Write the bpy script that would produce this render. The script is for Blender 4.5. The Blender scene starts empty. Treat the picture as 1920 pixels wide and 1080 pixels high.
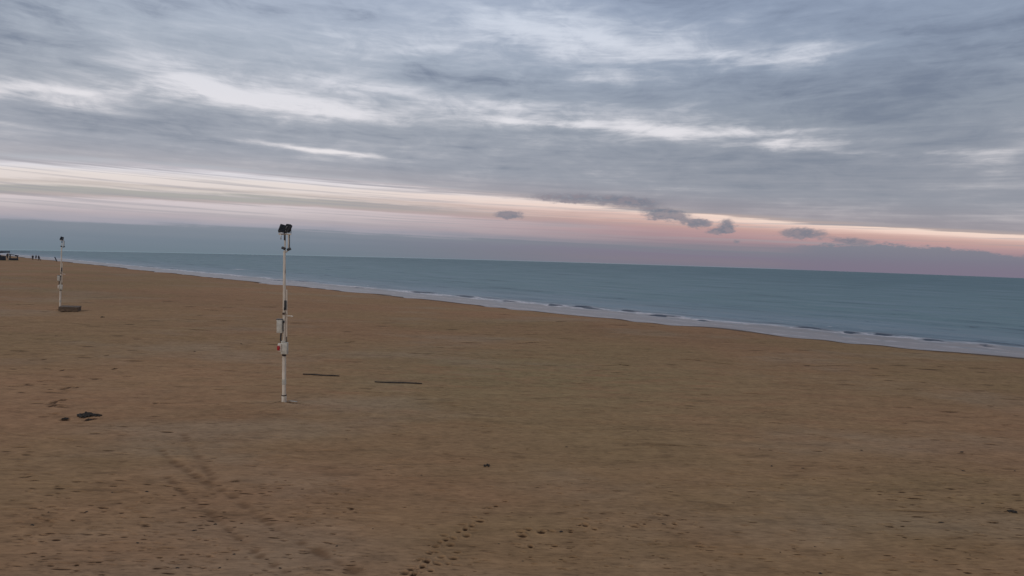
import bpy, bmesh, math, random
import numpy as np
from mathutils import Vector, Matrix
random.seed(7); np.random.seed(7)
R_ = math.radians
sc = bpy.context.scene
COL = sc.collection

# ------------------------------------------------------------------ camera
F = 1100.0                      # focal length in photo pixels (1920 wide)
H = 6.5                         # height of the lens above the upper beach
SEA = -0.7                      # sea level below the upper beach
RC = 51200.0                    # radius of the gently domed ground and sea
PITCH, ROLL = R_(3.61), R_(1.58)
cam_d = bpy.data.cameras.new('camera'); cam = bpy.data.objects.new('camera', cam_d); COL.objects.link(cam)
cam_d.sensor_width = 36.0; cam_d.lens = 36.0*F/1920.0
cam_d.clip_start = 0.1; cam_d.clip_end = 30000
base = Matrix.Rotation(R_(90)-PITCH, 4, 'X')
cm = Matrix.Translation((0, 0, H)) @ base @ Matrix.Rotation(ROLL, 4, 'Z')
cam.matrix_world = cm
sc.camera = cam
CM3 = np.array(cm.to_3x3())

def ray(px, py):
    d = CM3 @ np.array([(px-960.0)/F, -(py-540.0)/F, -1.0])
    return d/np.linalg.norm(d)

def sea_z(x, y): return SEA - (x*x+y*y)/(2*RC)

def hit(px, py, zf):
    d = ray(px, py); t = 5.0
    if d[2] > -1e-4: d[2] = -1e-4
    t = (H)/(-d[2])
    for _ in range(60):
        x, y = d[0]*t, d[1]*t
        t = 0.5*t + 0.5*(H - zf(x, y))/(-d[2])
    return d[0]*t, d[1]*t

def azel(px, py):
    d = ray(px, py)
    return math.degrees(math.atan2(d[0], d[1])), math.degrees(math.atan2(d[2], math.hypot(d[0], d[1])))

# ------------------------------------------------------------------ shoreline
SH = [(110, 490.8), (150, 493.5), (260, 503), (370, 516), (560, 541), (740, 557), (960, 576), (1200, 600), (1440, 626), (1680, 653), (1920, 673)]
pts = np.array([hit(px, py, sea_z) for px, py in SH])
# smooth: fit the offset from the chord with a cubic
A0, B0 = pts[0], pts[-1]
tdir = (B0-A0)/np.linalg.norm(B0-A0); ndir = np.array([-tdir[1], tdir[0]])   # ndir: to sea
if ndir[1] < 0: ndir = -ndir
tt = (pts-A0) @ tdir; oo = (pts-A0) @ ndir
LT = tt[-1]
pc = np.polyfit(tt/LT, oo, 3, w=1.0/np.maximum(20, np.linalg.norm(pts, axis=1)))
def shore_off(t):
    u = np.clip(t/LT, 0, 1.0)
    v = np.polyval(pc, u)
    d0 = np.polyval(np.polyder(pc), 0.0)/LT; d1 = np.polyval(np.polyder(pc), 1.0)/LT
    v = v + np.where(t < 0, t*d0, 0) + np.where(t > LT, (t-LT)*d1, 0)
    return v
def ts(x, y):      # along-shore, and distance landward of the waterline
    dx, dy = x-A0[0], y-A0[1]
    t = dx*tdir[0]+dy*tdir[1]; o = dx*ndir[0]+dy*ndir[1]
    return t, shore_off(t)-o
def hnoise(x, y, f, seed=0):
    r = np.random.RandomState(seed); v = 0
    for k in range(6):
        a = r.uniform(0, 2*np.pi); ff = f*r.uniform(.6, 1.7); p = r.uniform(0, 6.28)
        v = v + np.sin((x*np.cos(a)+y*np.sin(a))*ff+p)/6
    return v
def beach_z(x, y):
    t, s = ts(x, y)
    prof = np.where(s > 0, 0.7*(1-np.exp(-np.maximum(s, 0)/9.0)), 0.075*s)
    cusp = 0.05*np.sin(t/6.5+2*np.sin(t/19.0))+0.05*np.sin(t/2.9+1.3*np.sin(t/7))+0.03*np.sin(t/1.1+2*np.sin(t/3.1))
    prof = prof + cusp*np.exp(-(s/6.0)**2)
    und = 0.05*hnoise(x, y, 0.16, 3)*np.clip(s/20, 0, 1) + 0.02*hnoise(x, y, 0.7, 5)*np.clip(s/10, 0, 1)
    return np.maximum(SEA + prof + und, SEA-6) - (x*x+y*y)/(2*RC)
def G(px, py):
    x, y = hit(px, py, lambda a, b: float(beach_z(a, b))); return float(x), float(y)

# ------------------------------------------------------------------ shader helper
def lin(h):
    h = h.lstrip('#'); c = [int(h[i:i+2], 16)/255 for i in (0, 2, 4)]
    return tuple((v/12.92 if v <= .04045 else ((v+.055)/1.055)**2.4) for v in c)
class NT:
    def __init__(s, nt): s.nt = nt; s.n = nt.nodes; s.l = nt.links
    def put(s, sock, v):
        if isinstance(v, X): s.l.new(v.o, sock)
        elif hasattr(v, 'is_output'): s.l.new(v, sock)
        else:
            if hasattr(sock.default_value, '__len__'):
                if not hasattr(v, '__len__'): v = (v, v, v)
                v = tuple(v)
                if len(sock.default_value) == 4 and len(v) == 3: v = v+(1,)
            sock.default_value = v
    def m(s, op, a, b=0.0, c=None, clamp=False):
        n = s.n.new('ShaderNodeMath'); n.operation = op; n.use_clamp = clamp
        s.put(n.inputs[0], a); s.put(n.inputs[1], b)
        if c is not None: s.put(n.inputs[2], c)
        return X(s, n.outputs[0])
    def vec(s, x, y, z=0.0):
        n = s.n.new('ShaderNodeCombineXYZ')
        for i, v in enumerate((x, y, z)): s.put(n.inputs[i], v)
        return X(s, n.outputs[0])
    def noise(s, v, scale=1.0, detail=4.0, rough=.55, dist=0.0, col=False):
        n = s.n.new('ShaderNodeTexNoise'); n.noise_dimensions = '3D'
        s.put(n.inputs['Vector'], v); s.put(n.inputs['Scale'], scale); s.put(n.inputs['Detail'], detail)
        s.put(n.inputs['Roughness'], rough); s.put(n.inputs['Distortion'], dist)
        return X(s, n.outputs['Color' if col else 'Fac'])
    def step(s, v, a, b, lo=0.0, hi=1.0):
        n = s.n.new('ShaderNodeMapRange'); n.interpolation_type = 'SMOOTHSTEP'
        s.put(n.inputs['Value'], v); s.put(n.inputs['From Min'], a); s.put(n.inputs['From Max'], b)
        s.put(n.inputs['To Min'], lo); s.put(n.inputs['To Max'], hi)
        return X(s, n.outputs['Result'])
    def mix(s, f, a, b, mode='MIX'):
        n = s.n.new('ShaderNodeMix'); n.data_type = 'RGBA'; n.blend_type = mode
        s.put(n.inputs[0], f); s.put(n.inputs[6], a); s.put(n.inputs[7], b)
        return X(s, n.outputs[2])
    def ramp(s, v, stops):
        n = s.n.new('ShaderNodeValToRGB'); n.color_ramp.interpolation = 'B_SPLINE' if False else 'LINEAR'
        e = n.color_ramp.elements
        while len(e) < len(stops): e.new(0.5)
        for k, (p, c) in enumerate(sorted(stops, key=lambda q: q[0])):
            e[k].position = p; c = lin(c) if isinstance(c, str) else c; e[k].color = tuple(c)+(1,)
        s.put(n.inputs[0], v); return X(s, n.outputs[0])
    def sep(s, v):
        n = s.n.new('ShaderNodeSeparateXYZ'); s.put(n.inputs[0], v)
        return [X(s, o) for o in n.outputs]
    def attr(s, name, out='Fac'):
        n = s.n.new('ShaderNodeAttribute'); n.attribute_name = name; return X(s, n.outputs[out])
    def poly(s, v, co):     # Horner
        r = co[0]
        for c in co[1:]: r = v*r + c if isinstance(r, X) else s.m('MULTIPLY_ADD', v, float(r), float(c))
        return r
    def exp(s, v): return s.m('EXPONENT', v)
class X:
    def __init__(s, t, o): s.t = t; s.o = o
    def __add__(s, b): return s.t.m('ADD', s, b)
    __radd__ = __add__
    def __sub__(s, b): return s.t.m('SUBTRACT', s, b)
    def __rsub__(s, b): return s.t.m('SUBTRACT', b, s)
    def __mul__(s, b): return s.t.m('MULTIPLY', s, b)
    __rmul__ = __mul__
    def __truediv__(s, b): return s.t.m('DIVIDE', s, b)
    def __rtruediv__(s, b): return s.t.m('DIVIDE', b, s)
    def __neg__(s): return s.t.m('MULTIPLY', s, -1.0)

# ------------------------------------------------------------------ sky (world)
SUN_EL, SUN_AZ = R_(24), R_(205)
w = bpy.data.worlds.new('World'); sc.world = w; w.use_nodes = True
w.node_tree.nodes.clear()
T = NT(w.node_tree)
tc = T.n.new('ShaderNodeTexCoord')
dx, dy, dz = T.sep(tc.outputs['Generated'])
A = T.m('ARCTAN2', dx, dy)*57.29578
hyp = T.m('SQRT', dx*dx+dy*dy)
E = T.m('ARCTAN2', dz, hyp)*57.29578
def fit(ptl, deg):
    q = np.array([azel(*p) for p in ptl]); return [float(c) for c in np.polyfit(q[:, 0], q[:, 1], deg)]
Ac = T.m('MAXIMUM', T.m('MINIMUM', A, 48.0), -48.0)
e_hor = T.poly(Ac, fit([(0, 469), (540, 479), (960, 489), (1440, 505), (1920, 522)], 2))
e_top = T.poly(Ac, fit([(0, 306), (300, 318), (500, 334), (700, 350), (900, 368), (1200, 394), (1400, 410), (1700, 427), (1920, 444)], 3))
# cloud noise fields in world directions
wA = T.noise(T.vec(A*.05, E*.22, 3.1), 1.0, 5, .6)
wB = T.noise(T.vec(A*.05, E*.3, 9.7), 1.0, 5, .6)
fine = T.noise(T.vec(A*.16, E*.95, 5.5), 1.0, 7, .62, .3)
streak = T.noise(T.vec(A*.035, E*1.9+A*.045, 1.3), 1.0, 6, .6)
streak2 = T.noise(T.vec(A*.06, E*4.2+A*.10, 7.3), 1.0, 5, .6)
billow = T.noise(T.vec(A*.085, E*.24, 2.2), 1.0, 8, .58, .6)
Ew = E + (wA-.5)*1.7 + (fine-.5)*.5
Aw = A + (wB-.5)*8.0 + (fine-.5)*4
def gauss(px, py, rx, ry, tilt=0.0, p=1.0, warp=True, AA=None, EE=None):
    a0, e0 = azel(px, py); a1, _ = azel(px+1, py); _, e1 = azel(px, py-1)
    sx, sy = rx*abs(a1-a0), ry*abs(e1-e0)
    AA = AA or (Aw if warp else A); EE = EE or (Ew if warp else E)
    u = AA - a0; v = EE - e0
    if tilt: v = v + u*math.tan(R_(tilt))
    q = T.m('POWER', u*(1/sx), 2.0) + T.m('POWER', v*(1/sy), 2.0)
    if p != 1.0: q = T.m('POWER', q, p)
    return T.exp(-q)
# --- low glowing bands
t = (E - e_hor)/(e_top - e_hor)
tw = t + ((streak-.5)*.16 + (streak2-.5)*.10)*T.step(A, -35.0, -5.0, .55, 1.2) + (fine-.5)*.09
rampL = T.ramp(tw*.8, [(0, '#717f8b'), (.12, '#76828f'), (.27, '#848b97'), (.295, '#a09fab'), (.37, '#b7adb3'), (.44, '#c9bfc2'), (.50, '#d3c8cb'), (.53, '#b7abab'), (.56, '#adaaa7'), (.60, '#afaca9'), (.62, '#d6ccc7'), (.65, '#cabfba'),
                      (.68, '#e2d7d3'), (.75, '#e6dcd8'), (.795, '#dfdbe0'), (.83, '#bdb9c0'), (.87, '#b9bcc4'), (1, '#a6aab4')])
rampR = T.ramp(tw*.8, [(0, '#7b7887'), (.08, '#827a87'), (.18, '#80798a'), (.27, '#7f808c'), (.34, '#90848f'), (.44, '#a68b92'), (.54, '#b89698'), (.62, '#c4a09b'), (.69, '#d9b7ae'), (.74, '#f0d2c6'), (.79, '#f3dacd'), (.815, '#b3a3a1'), (.9, '#a09a9f'), (1, '#96969f')])
azf = T.step(A, -26.0, 20.0)
low = T.mix(azf, rampL, rampR)
low = T.mix(T.step(streak2, .48, .66)*T.step(t, .3, .6)*.5, low, lin('#9c9aa2'))
# thin paler line just above the water
low = T.mix(T.step(E-e_hor, 0.0, .12, 1, 0)*.5, low, lin('#8496a0'))
# --- cloud deck above
hgt = T.step(E, 2.0, 27.0)
deck = T.mix(T.step(A, -30.0, 30.0), T.ramp(hgt, [(0, '#a3a5af'), (.35, '#a3a9b4'), (.65, '#abb4c2'), (1, '#afbace')]), T.ramp(hgt, [(0, '#9698a2'), (.35, '#929aa7'), (.65, '#929eb1'), (1, '#909eb6')]))
qz = T.m('MAXIMUM', dz, 0.0) + .07
pn = T.noise(T.vec(dx/qz*.55, dy/qz*1.5, .7), 1.0, 7, .6, .5)
mott = T.noise(T.vec(A*.20, E*.62, 21.2), 1.0, 8, .62, .8)
hor = T.noise(T.vec(A*.16, E*1.35+A*.02, 33.0), 1.0, 8, .62, .4)
lum = (mott-.5)*1.9*T.step(E, 4.0, 12.0, .4, 1.0) + (billow-.5)*2.2 + (fine-.5)*.8 + (pn-.5)*1.5 + (hor-.5)*T.step(E, 5.0, 24.0, 2.2, 1.1)*T.step(E, 3.0, 10.0) + (streak-.5)*T.step(E, 4.0, 15.0, 1.6, .15) + (streak2-.5)*T.step(E, 4.0, 13.0, .5, 0.0)
bright = 0
for g in [(60, 183, 190, 17, 1.0, 1.0), (180, 125, 240, 30, 0, .22), (330, 160, 90, 30, -10, .6), (570, 200, 170, 22, 2, 1.3), (420, 182, 130, 17, 2, .8), (130, 172, 110, 10, 0, .8),
          (660, 160, 110, 14, 0, .5), (380, 130, 200, 22, 0, .3), (920, 40, 130, 36, 0, .6), (1120, 82, 170, 44, 6, .95), (740, 85, 190, 34, 0, .55), (1130, 150, 150, 14, 0, .35), (1450, 112, 150, 26, 6, .8),
          (880, 190, 180, 20, 3, .5), (1050, 235, 170, 8, 2, .65), (1340, 245, 190, 11, 2, .75), (1120, 225, 260, 22, 2, .3),
          (1500, 268, 130, 7, 2, .55), (1620, 282, 200, 8, 4, .55), (1820, 300, 90, 22, 5, .45), (570, 280, 130, 6, 3, 1.0), (660, 340, 260, 8, 3, .3), (1480, 262, 40, 5, 0, .5)]:
    bright = gauss(*g[:5])*g[5] + bright
darkm = 0
for g in [(0, 30, 200, 70, 0, .9), (985, 100, 60, 26, 0, .7), (860, 148, 170, 26, 0, .55), (1265, 125, 100, 24, 0, .5), (1370, 15, 160, 30, 0, .4), (1260, 175, 420, 45, 0, .45), (1750, 190, 330, 120, 0, .5), (1900, 40, 240, 90, 0, .5),
          (250, 240, 460, 28, 2, .45), (120, 110, 120, 30, 0, .3), (1000, 285, 600, 28, 3, .3), (1500, 330, 500, 50, 3, .2), (600, 20, 200, 30, 0, .1)]:
    darkm = gauss(*g[:5])*g[5] + darkm
lv = lum*.60 + bright*(-.25+fine*.6+hor*1.1+mott*1.0)*.95 - darkm*.70
bl = T.m('POWER', T.step(lv, -.12, 1.25), .9)
dk = T.step(lv, .05, -1.0)
deck = T.mix(bl, deck, T.mix(hgt, lin('#efe8e8'), lin('#c9d3e3')))
deck = T.mix(dk*.85, deck, T.mix(hgt, lin('#767f8e'), lin('#6a7790')))
# pinkish underside just above the glow
deck = T.mix(T.step(E-e_top, 0.0, 2.6, .55, 0.0), deck, T.mix(azf, lin('#b0abb0'), lin('#9b8f96')))
edge = T.step(t + (streak-.5)*.10 + (streak2-.5)*.08, 1.03, 1.14)
sky = T.mix(edge, low, deck)
# --- small dark clouds hanging in front of the glow
ragE = T.noise(T.vec(A*.7, E*2.0, 4.4), 1.0, 7, .7)
ragA = T.noise(T.vec(A*.9, E*1.6, 8.4), 1.0, 6, .65)
rag3 = T.noise(T.vec(A*1.3, E*2.6, 14.4), 1.0, 5, .6)
A2 = A + (ragA-.5)*1.8 + (rag3-.5)*.5; E2 = E + (ragE-.5)*.9 + (rag3-.5)*.35
cl = 0
for g in [(1080, 372, 120, 12, 1, .62), (1195, 380, 50, 11, 3, .55), (1250, 403, 44, 11, 4, 1.1), (1308, 419, 26, 8, 0, 1.0), (1365, 422, 16, 12, -8, 1.0), (1350, 434, 24, 6, 0, .9), (954, 402, 28, 8, 0, 1.0),
          (1505, 437, 42, 11, 0, 1.0), (1385, 452, 10, 4, 0, .7), (1600, 452, 50, 8, 3, .8)]:
    cl = gauss(*g[:5], p=1.0, AA=A2, EE=E2)*g[5] + cl
cl = cl*(.1+rag3*1.8); clm = T.step(cl, .20, .70)
low2 = T.mix(T.step(rag3, .38, .62), lin('#747a89'), lin('#8b858f'))
sky = T.mix(clm*.9, sky, low2)
e_bank = T.poly(Ac, fit([(1500, 462), (1600, 456), (1750, 466), (1920, 480)], 2))
bank = T.step(E+(ragE-.5)*1.3+(rag3-.5)*.5 - e_bank, .14, -.10)*T.step(A, 22.5, 28.0)
bankc = T.mix(T.step(E-e_hor, .1, 2.4), lin('#7d7587'), lin('#7c808d'))
sky = T.mix(bank*.92, sky, bankc)
# --- below the horizon (seen by nothing but bounce light) and the overhead vault
sky = T.mix(T.step(E, 30.0, 70.0)*.6, sky, lin('#9aa5b6'))
ns = T.n.new('ShaderNodeTexSky'); ns.sky_type = 'NISHITA'; ns.sun_disc = False
ns.sun_elevation = SUN_EL; ns.sun_rotation = SUN_AZ
bg1 = T.n.new('ShaderNodeBackground'); T.put(bg1.inputs[0], sky); bg1.inputs[1].default_value = 0.97
bg2 = T.n.new('ShaderNodeBackground'); T.l.new(ns.outputs[0], bg2.inputs[0]); bg2.inputs[1].default_value = 0.002
ad = T.n.new('ShaderNodeAddShader'); T.l.new(bg1.outputs[0], ad.inputs[0]); T.l.new(bg2.outputs[0], ad.inputs[1])
wo = T.n.new('ShaderNodeOutputWorld'); T.l.new(ad.outputs[0], wo.inputs[0])

sl = bpy.data.lights.new('sun', 'SUN'); so = bpy.data.objects.new('sun', sl); COL.objects.link(so)
sl.energy = 0.5; sl.angle = R_(14); sl.color = (1, .94, .87)
sd = Vector((math.sin(SUN_AZ)*math.cos(SUN_EL), math.cos(SUN_AZ)*math.cos(SUN_EL), math.sin(SUN_EL)))
so.rotation_euler = sd.to_track_quat('Z', 'Y').to_euler()

# ------------------------------------------------------------------ materials
def new_mat(name):
    m = bpy.data.materials.new(name); m.use_nodes = True; m.node_tree.nodes.clear()
    t = NT(m.node_tree)
    b = t.n.new('ShaderNodeBsdfPrincipled'); o = t.n.new('ShaderNodeOutputMaterial'); t.l.new(b.outputs[0], o.inputs[0])
    return m, t, b
def simple(name, c1, c2, scale=12, rough=.6, metal=0, bump=.1, stretch=(1, 1, 1)):
    m, t, b = new_mat(name)
    tc = t.n.new('ShaderNodeTexCoord'); mp = t.n.new('ShaderNodeMapping'); t.l.new(tc.outputs['Object'], mp.inputs[0]); mp.inputs['Scale'].default_value = stretch
    v = mp.outputs[0]
    n = t.noise(v, scale, 5, .65)
    t.put(b.inputs['Base Color'], t.mix(t.step(n, .35, .68), c1, c2))
    b.inputs['Roughness'].default_value = rough; b.inputs['Metallic'].default_value = metal
    bp = t.n.new('ShaderNodeBump'); bp.inputs['Strength'].default_value = bump; bp.inputs['Distance'].default_value = .01
    t.put(bp.inputs['Height'], t.noise(v, scale*3, 4, .6)); t.l.new(bp.outputs[0], b.inputs['Normal'])
    return m
M = {}
M['paint'] = simple('weathered_white_paint', (.74, .64, .52), (.50, .41, .31), 5, .5, 0, .1, (1, 1, .25))
M['box'] = simple('grey_plastic', (.60, .55, .46), (.44, .40, .33), 6, .45)
def rusty(m):
    t = NT(m.node_tree); b = [n for n in t.n if n.type == 'BSDF_PRINCIPLED'][0]
    src = X(t, b.inputs['Base Color'].links[0].from_socket)
    tc = t.n.new('ShaderNodeTexCoord'); mp = t.n.new('ShaderNodeMapping'); t.l.new(tc.outputs['Object'], mp.inputs[0]); mp.inputs['Scale'].default_value = (9, 9, 1.6)
    n = t.noise(mp.outputs[0], 1.0, 6, .7)
    t.put(b.inputs['Base Color'], t.mix(t.step(n, .56, .68)*.8, src, (.22, .12, .065)))
rusty(M['paint'])
M['black'] = simple('black_metal', (.012, .013, .016), (.03, .03, .033), 14, .45)
M['glass'] = simple('lamp_glass', (.62, .64, .66), (.45, .47, .5), 3, .15)
M['steel'] = simple('galvanised_steel', (.5, .5, .5), (.3, .3, .3), 10, .4, .7)
M['red'] = simple('red_plastic', (.45, .015, .02), (.3, .01, .015), 8, .4)
M['rust'] = simple('rusty_band', (.09, .05, .035), (.04, .03, .025), 20, .8)
M['wood'] = simple('weathered_wood', (.17, .11, .068), (.07, .045, .028), 4, .85, 0, .6, (1, 6, 6))
M['wood_pale'] = simple('bleached_wood', (.3, .23, .17), (.17, .13, .1), 5, .85, 0, .5, (1, 6, 6))
M['dark_wood'] = simple('dark_wet_wood', (.055, .038, .026), (.025, .018, .013), 6, .85, 0, .5)
M['weed'] = simple('dry_seaweed', (.05, .036, .025), (.02, .016, .012), 25, .95, 0, .6)
M['cloth'] = simple('dark_cloth', (.018, .022, .032), (.03, .034, .045), 8, .9)
M['cloth2'] = simple('dark_trousers', (.012, .013, .018), (.022, .022, .028), 8, .9)
M['skin'] = simple('skin', (.3, .18, .13), (.25, .15, .11), 8, .6)
M['hut'] = simple('dark_boards', (.02, .023, .03), (.04, .042, .05), 3, .8, 0, .4, (1, 1, 8))
M['shell'] = simple('dull_cable', (.45, .42, .38), (.3, .27, .24), 8, .7)

# sand
m, t, b = new_mat('damp_sand'); M['sand'] = m
g = t.n.new('ShaderNodeNewGeometry'); px_, py_, pz_ = t.sep(g.outputs['Position'])
s_ = t.attr('shore'); mk = t.attr('mark'); trk = t.attr('track')
big = t.noise(t.vec(px_*.045, py_*.07, 0), 1, 4, .55)
big2 = t.noise(t.vec(px_*.02+7, py_*.05, 2), 1, 3, .5)
mid = t.noise(t.vec(px_*.35, py_*1.1, 0), 1, 5, .6)
stk = t.noise(t.vec(px_*1.7, py_*7.5, 1), 1, 5, .65)
stk2 = t.noise(t.vec(px_*3.6, py_*14, 4), 1, 4, .6)
stk3 = t.noise(t.vec(px_*.5, py_*2.3, 8), 1, 5, .65)
grain = t.noise(t.vec(px_, py_, pz_), 60, 3, .7)
c = t.mix(t.step(big, .40, .60), (0.324, 0.172, 0.086), (0.295, 0.179, 0.083))
c = t.mix(t.step(big2, .40, .62)*.35, c, (0.346, 0.170, 0.087))
c = t.mix(t.step(mid, .3, .72)*.35, c, (0.368, 0.209, 0.109))
olive = t.exp(-(t.m('POWER', (px_-2.0)/14.0, 2.0)+t.m('POWER', (py_-31.0)/10.0, 2.0)))
c = t.mix(olive*.95*t.step(mid, .2, .6), c, (0.276, 0.186, 0.088))
lump = t.noise(t.vec(px_*1.6, py_*2.4, 28), 1, 5, .7)
stk4 = t.noise(t.vec(px_*.22, py_*.85, 18), 1, 5, .65)
gain = 1.0 + (stk-.5)*.6 + (stk3-.5)*.5 + (stk4-.5)*.5 + (stk2-.5)*.9 + (lump-.5)*.8 + (big2-.5)*.5
c = t.mix(1.0, c, gain, 'MULTIPLY')
c = t.mix(t.step(stk, .42, .30)*.35, c, (0.162, 0.079, 0.039))
c = t.mix(t.step(stk3, .43, .30)*.5, c, (0.140, 0.076, 0.038))
dens = t.step(t.noise(t.vec(px_*.10, py_*.22, 12), 1, 3, .6), .38, .66)
c = t.mix(t.step(stk2, .42, .29)*dens*.7, c, (0.088, 0.043, 0.022))
grey = t.step(t.noise(t.vec(px_*.07+3, py_*.13, 44), 1, 4, .6), .5, .68)
c = t.mix(grey*.3, c, t.mix(1.0, (0.339, 0.260, 0.176), gain, 'MULTIPLY'))
c = t.mix(t.step(grain, .3, .75)*.14, c, (0.406, 0.248, 0.137))
wet = t.step(s_, 3.4, .3)
edgen = t.noise(t.vec(px_*.5, py_*.5, 3), 1, 4, .6)
wet2 = t.step(s_+(edgen-.5)*2.2, 2.3, .7)
c = t.mix(wet*.25, c, (0.148, 0.079, 0.044))
c = t.mix(wet2*.85, c, (0.057, 0.035, 0.025))
c = t.mix(t.step(mk+(stk2-.5)*.6, .08, .6), c, (0.063, 0.032, 0.017))  # shade inside the dents painted into the damp sand colour
c = t.mix(t.step(trk+(stk-.5)*.6, .08, .85)*.75, c, (0.176, 0.092, 0.046))
t.put(b.inputs['Base Color'], c)
t.put(b.inputs['Roughness'], t.step(s_, 0.2, 1.2, .35, .92))
b.inputs['Specular IOR Level'].default_value = .06
bp = t.n.new('ShaderNodeBump'); bp.inputs['Strength'].default_value = .55; bp.inputs['Distance'].default_value = .05
t.put(bp.inputs['Height'], stk*.6+stk2*.35+grain*.12+mid*.8); t.l.new(bp.outputs[0], b.inputs['Normal'])

# sea
m, t, b = new_mat('sea_water'); M['sea'] = m
g = t.n.new('ShaderNodeNewGeometry'); px_, py_, pz_ = t.sep(g.outputs['Position'])
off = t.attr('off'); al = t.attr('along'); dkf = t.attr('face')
sw = t.noise(t.vec(al*.05, off*.22, 0), 1, 5, .6)
ch = t.noise(t.vec(al*.35, off*1.3, 2), 1, 4, .6)
far = t.step(off, 5.0, 260.0)
c = t.mix(far, (.142, .218, .222), (.076, .148, .156))
c = t.mix(t.step(off, 3.0, 40.0, .55, 0), c, (.175, .205, .25))
c = t.mix(t.step(sw, .45, .68)*.6, c, (.20, .255, .29))
c = t.mix(t.step(sw, .45, .30)*.65, c, (.05, .09, .115))
nr = t.step(off, 110.0, 14.0)
crs = t.noise(t.vec(al*.11, off*.75, 12), 1, 5, .62)
c = t.mix(t.step(crs, .42, .33)*nr*.75, c, (.035, .06, .08))
c = t.mix(t.step(crs, .58, .68)*nr*.45, c, (.30, .33, .35))
# swash film with the reflected sky put into its colour, foam lines
fn = t.noise(t.vec(al*.22, off*.6, 5), 1, 6, .65)
fn2 = t.noise(t.vec(al*.9, off*2.2, 7), 1, 5, .7)
wid = t.noise(t.vec(al*.07, 0, 3), 1, 4, .6)*8.0
fw = t.noise(t.vec(al*.32, off*.8, 25), 1, 5, .65)
o2 = off + (fn-.5)*5.0 + (fw-.5)*3.0 + wid - 4.3
c = t.mix(t.step(o2, 8.8, 6.0)*t.step(fw, .30, .56, .45, 1.0), c, (.285, .228, .200))
c = t.mix(t.step(o2, 5.5, 1.0)*.55, c, t.mix(fn2, (.24, .185, .155), (.37, .31, .295)))
foam1 = t.step(t.m('ABSOLUTE', o2-7.6+(fn2-.5)*1.6), 1.3, .3)*t.step(fn2, .38, .58)*t.step(t.noise(t.vec(al*.16, off*.1, 9), 1, 4, .65), .36, .52)
foam2 = t.step(t.m('ABSOLUTE', off+(fn-.5)*2.0-.5), .5, .1)*t.step(fn2, .42, .6)*.5
foam4 = t.step(t.m('ABSOLUTE', o2-3.6), .7, .1)*t.step(fn2, .45, .6)*.45
foam3 = t.step(t.m('ABSOLUTE', o2-12.5), 1.0, .2)*t.step(fn2, .50, .64)*t.step(fn, .5, .6)*.7
fo = t.m('MINIMUM', foam1+foam2+foam3+foam4+t.attr('foam')*t.step(fn2, .35, .55), 1.0)
c = t.mix(fo*.9, c, (.74, .64, .61))
ln = t.step(t.m('ABSOLUTE', o2-9.9+(fn2-.5)*1.0), .75, .2)*t.step(t.noise(t.vec(al*.10, 0, 19), 1, 3, .6), .40, .56)
c = t.mix(t.m('MAXIMUM', t.step(dkf+(fn2-.5)*1.5+(fw-.5)*1.6, .34, .66), ln*.7), c, (.022, .032, .048))  # dark reflection on the wave fronts, painted into the water colour
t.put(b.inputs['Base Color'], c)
t.put(b.inputs['Roughness'], t.step(off, 1.0, 30.0, .38, .5))
t.put(b.inputs['Specular IOR Level'], t.step(off, 3.0, 30.0, .35, .22))
bp = t.n.new('ShaderNodeBump'); bp.inputs['Strength'].default_value = .7; bp.inputs['Distance'].default_value = .35
t.put(bp.inputs['Height'], sw*.9+ch*.35); t.l.new(bp.outputs[0], b.inputs['Normal'])

# ------------------------------------------------------------------ mesh helpers
def tag(o, label=None, cat=None, group=None, kind=None):
    if label: o['label'] = label
    if cat: o['category'] = cat
    if group: o['group'] = group
    if kind: o['kind'] = kind
    return o
def grid_mesh(name, P, mat, attrs, kind=None, wrap=False):
    nr, nc, _ = P.shape
    idx = np.arange(nr*nc).reshape(nr, nc)
    if wrap: idx = np.hstack([idx, idx[:, :1]])
    q = np.stack([idx[:-1, :-1], idx[:-1, 1:], idx[1:, 1:], idx[1:, :-1]], -1).reshape(-1, 4)
    me = bpy.data.meshes.new(name)
    me.vertices.add(nr*nc); me.vertices.foreach_set('co', P.reshape(-1).astype(np.float32))
    me.loops.add(q.size); me.loops.foreach_set('vertex_index', q.reshape(-1).astype(np.int32))
    me.polygons.add(len(q)); me.polygons.foreach_set('loop_start', np.arange(0, q.size, 4, dtype=np.int32))
    me.update(calc_edges=True)
    me.polygons.foreach_set('use_smooth', np.ones(len(q), bool))
    for k, v in attrs.items():
        a = me.attributes.new(k, 'FLOAT', 'POINT'); a.data.foreach_set('value', v.reshape(-1).astype(np.float32))
    me.materials.append(mat)
    o = bpy.data.objects.new(name, me); COL.objects.link(o)
    if kind: o['kind'] = kind
    # normals up
    n = me.polygons[len(me.polygons)//2].normal
    if n.z < 0: me.flip_normals()
    return o
def box(bm, c, s, rot=None, bev=0.0):
    r = bmesh.ops.create_cube(bm, size=1.0); vs = r['verts']
    bmesh.ops.scale(bm, vec=s, verts=vs)
    if bev:
        es = list({e for v in vs for e in v.link_edges})
        rb = bmesh.ops.bevel(bm, geom=es, offset=bev, segments=2, affect='EDGES', profile=.6)
        vs = list({v for f in rb['faces'] for v in f.verts} | {v for v in vs if v.is_valid})
        vs = [v for v in vs if v.is_valid]
    if rot: bmesh.ops.rotate(bm, verts=vs, cent=(0, 0, 0), matrix=rot)
    bmesh.ops.translate(bm, verts=vs, vec=c)
    return vs
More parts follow.
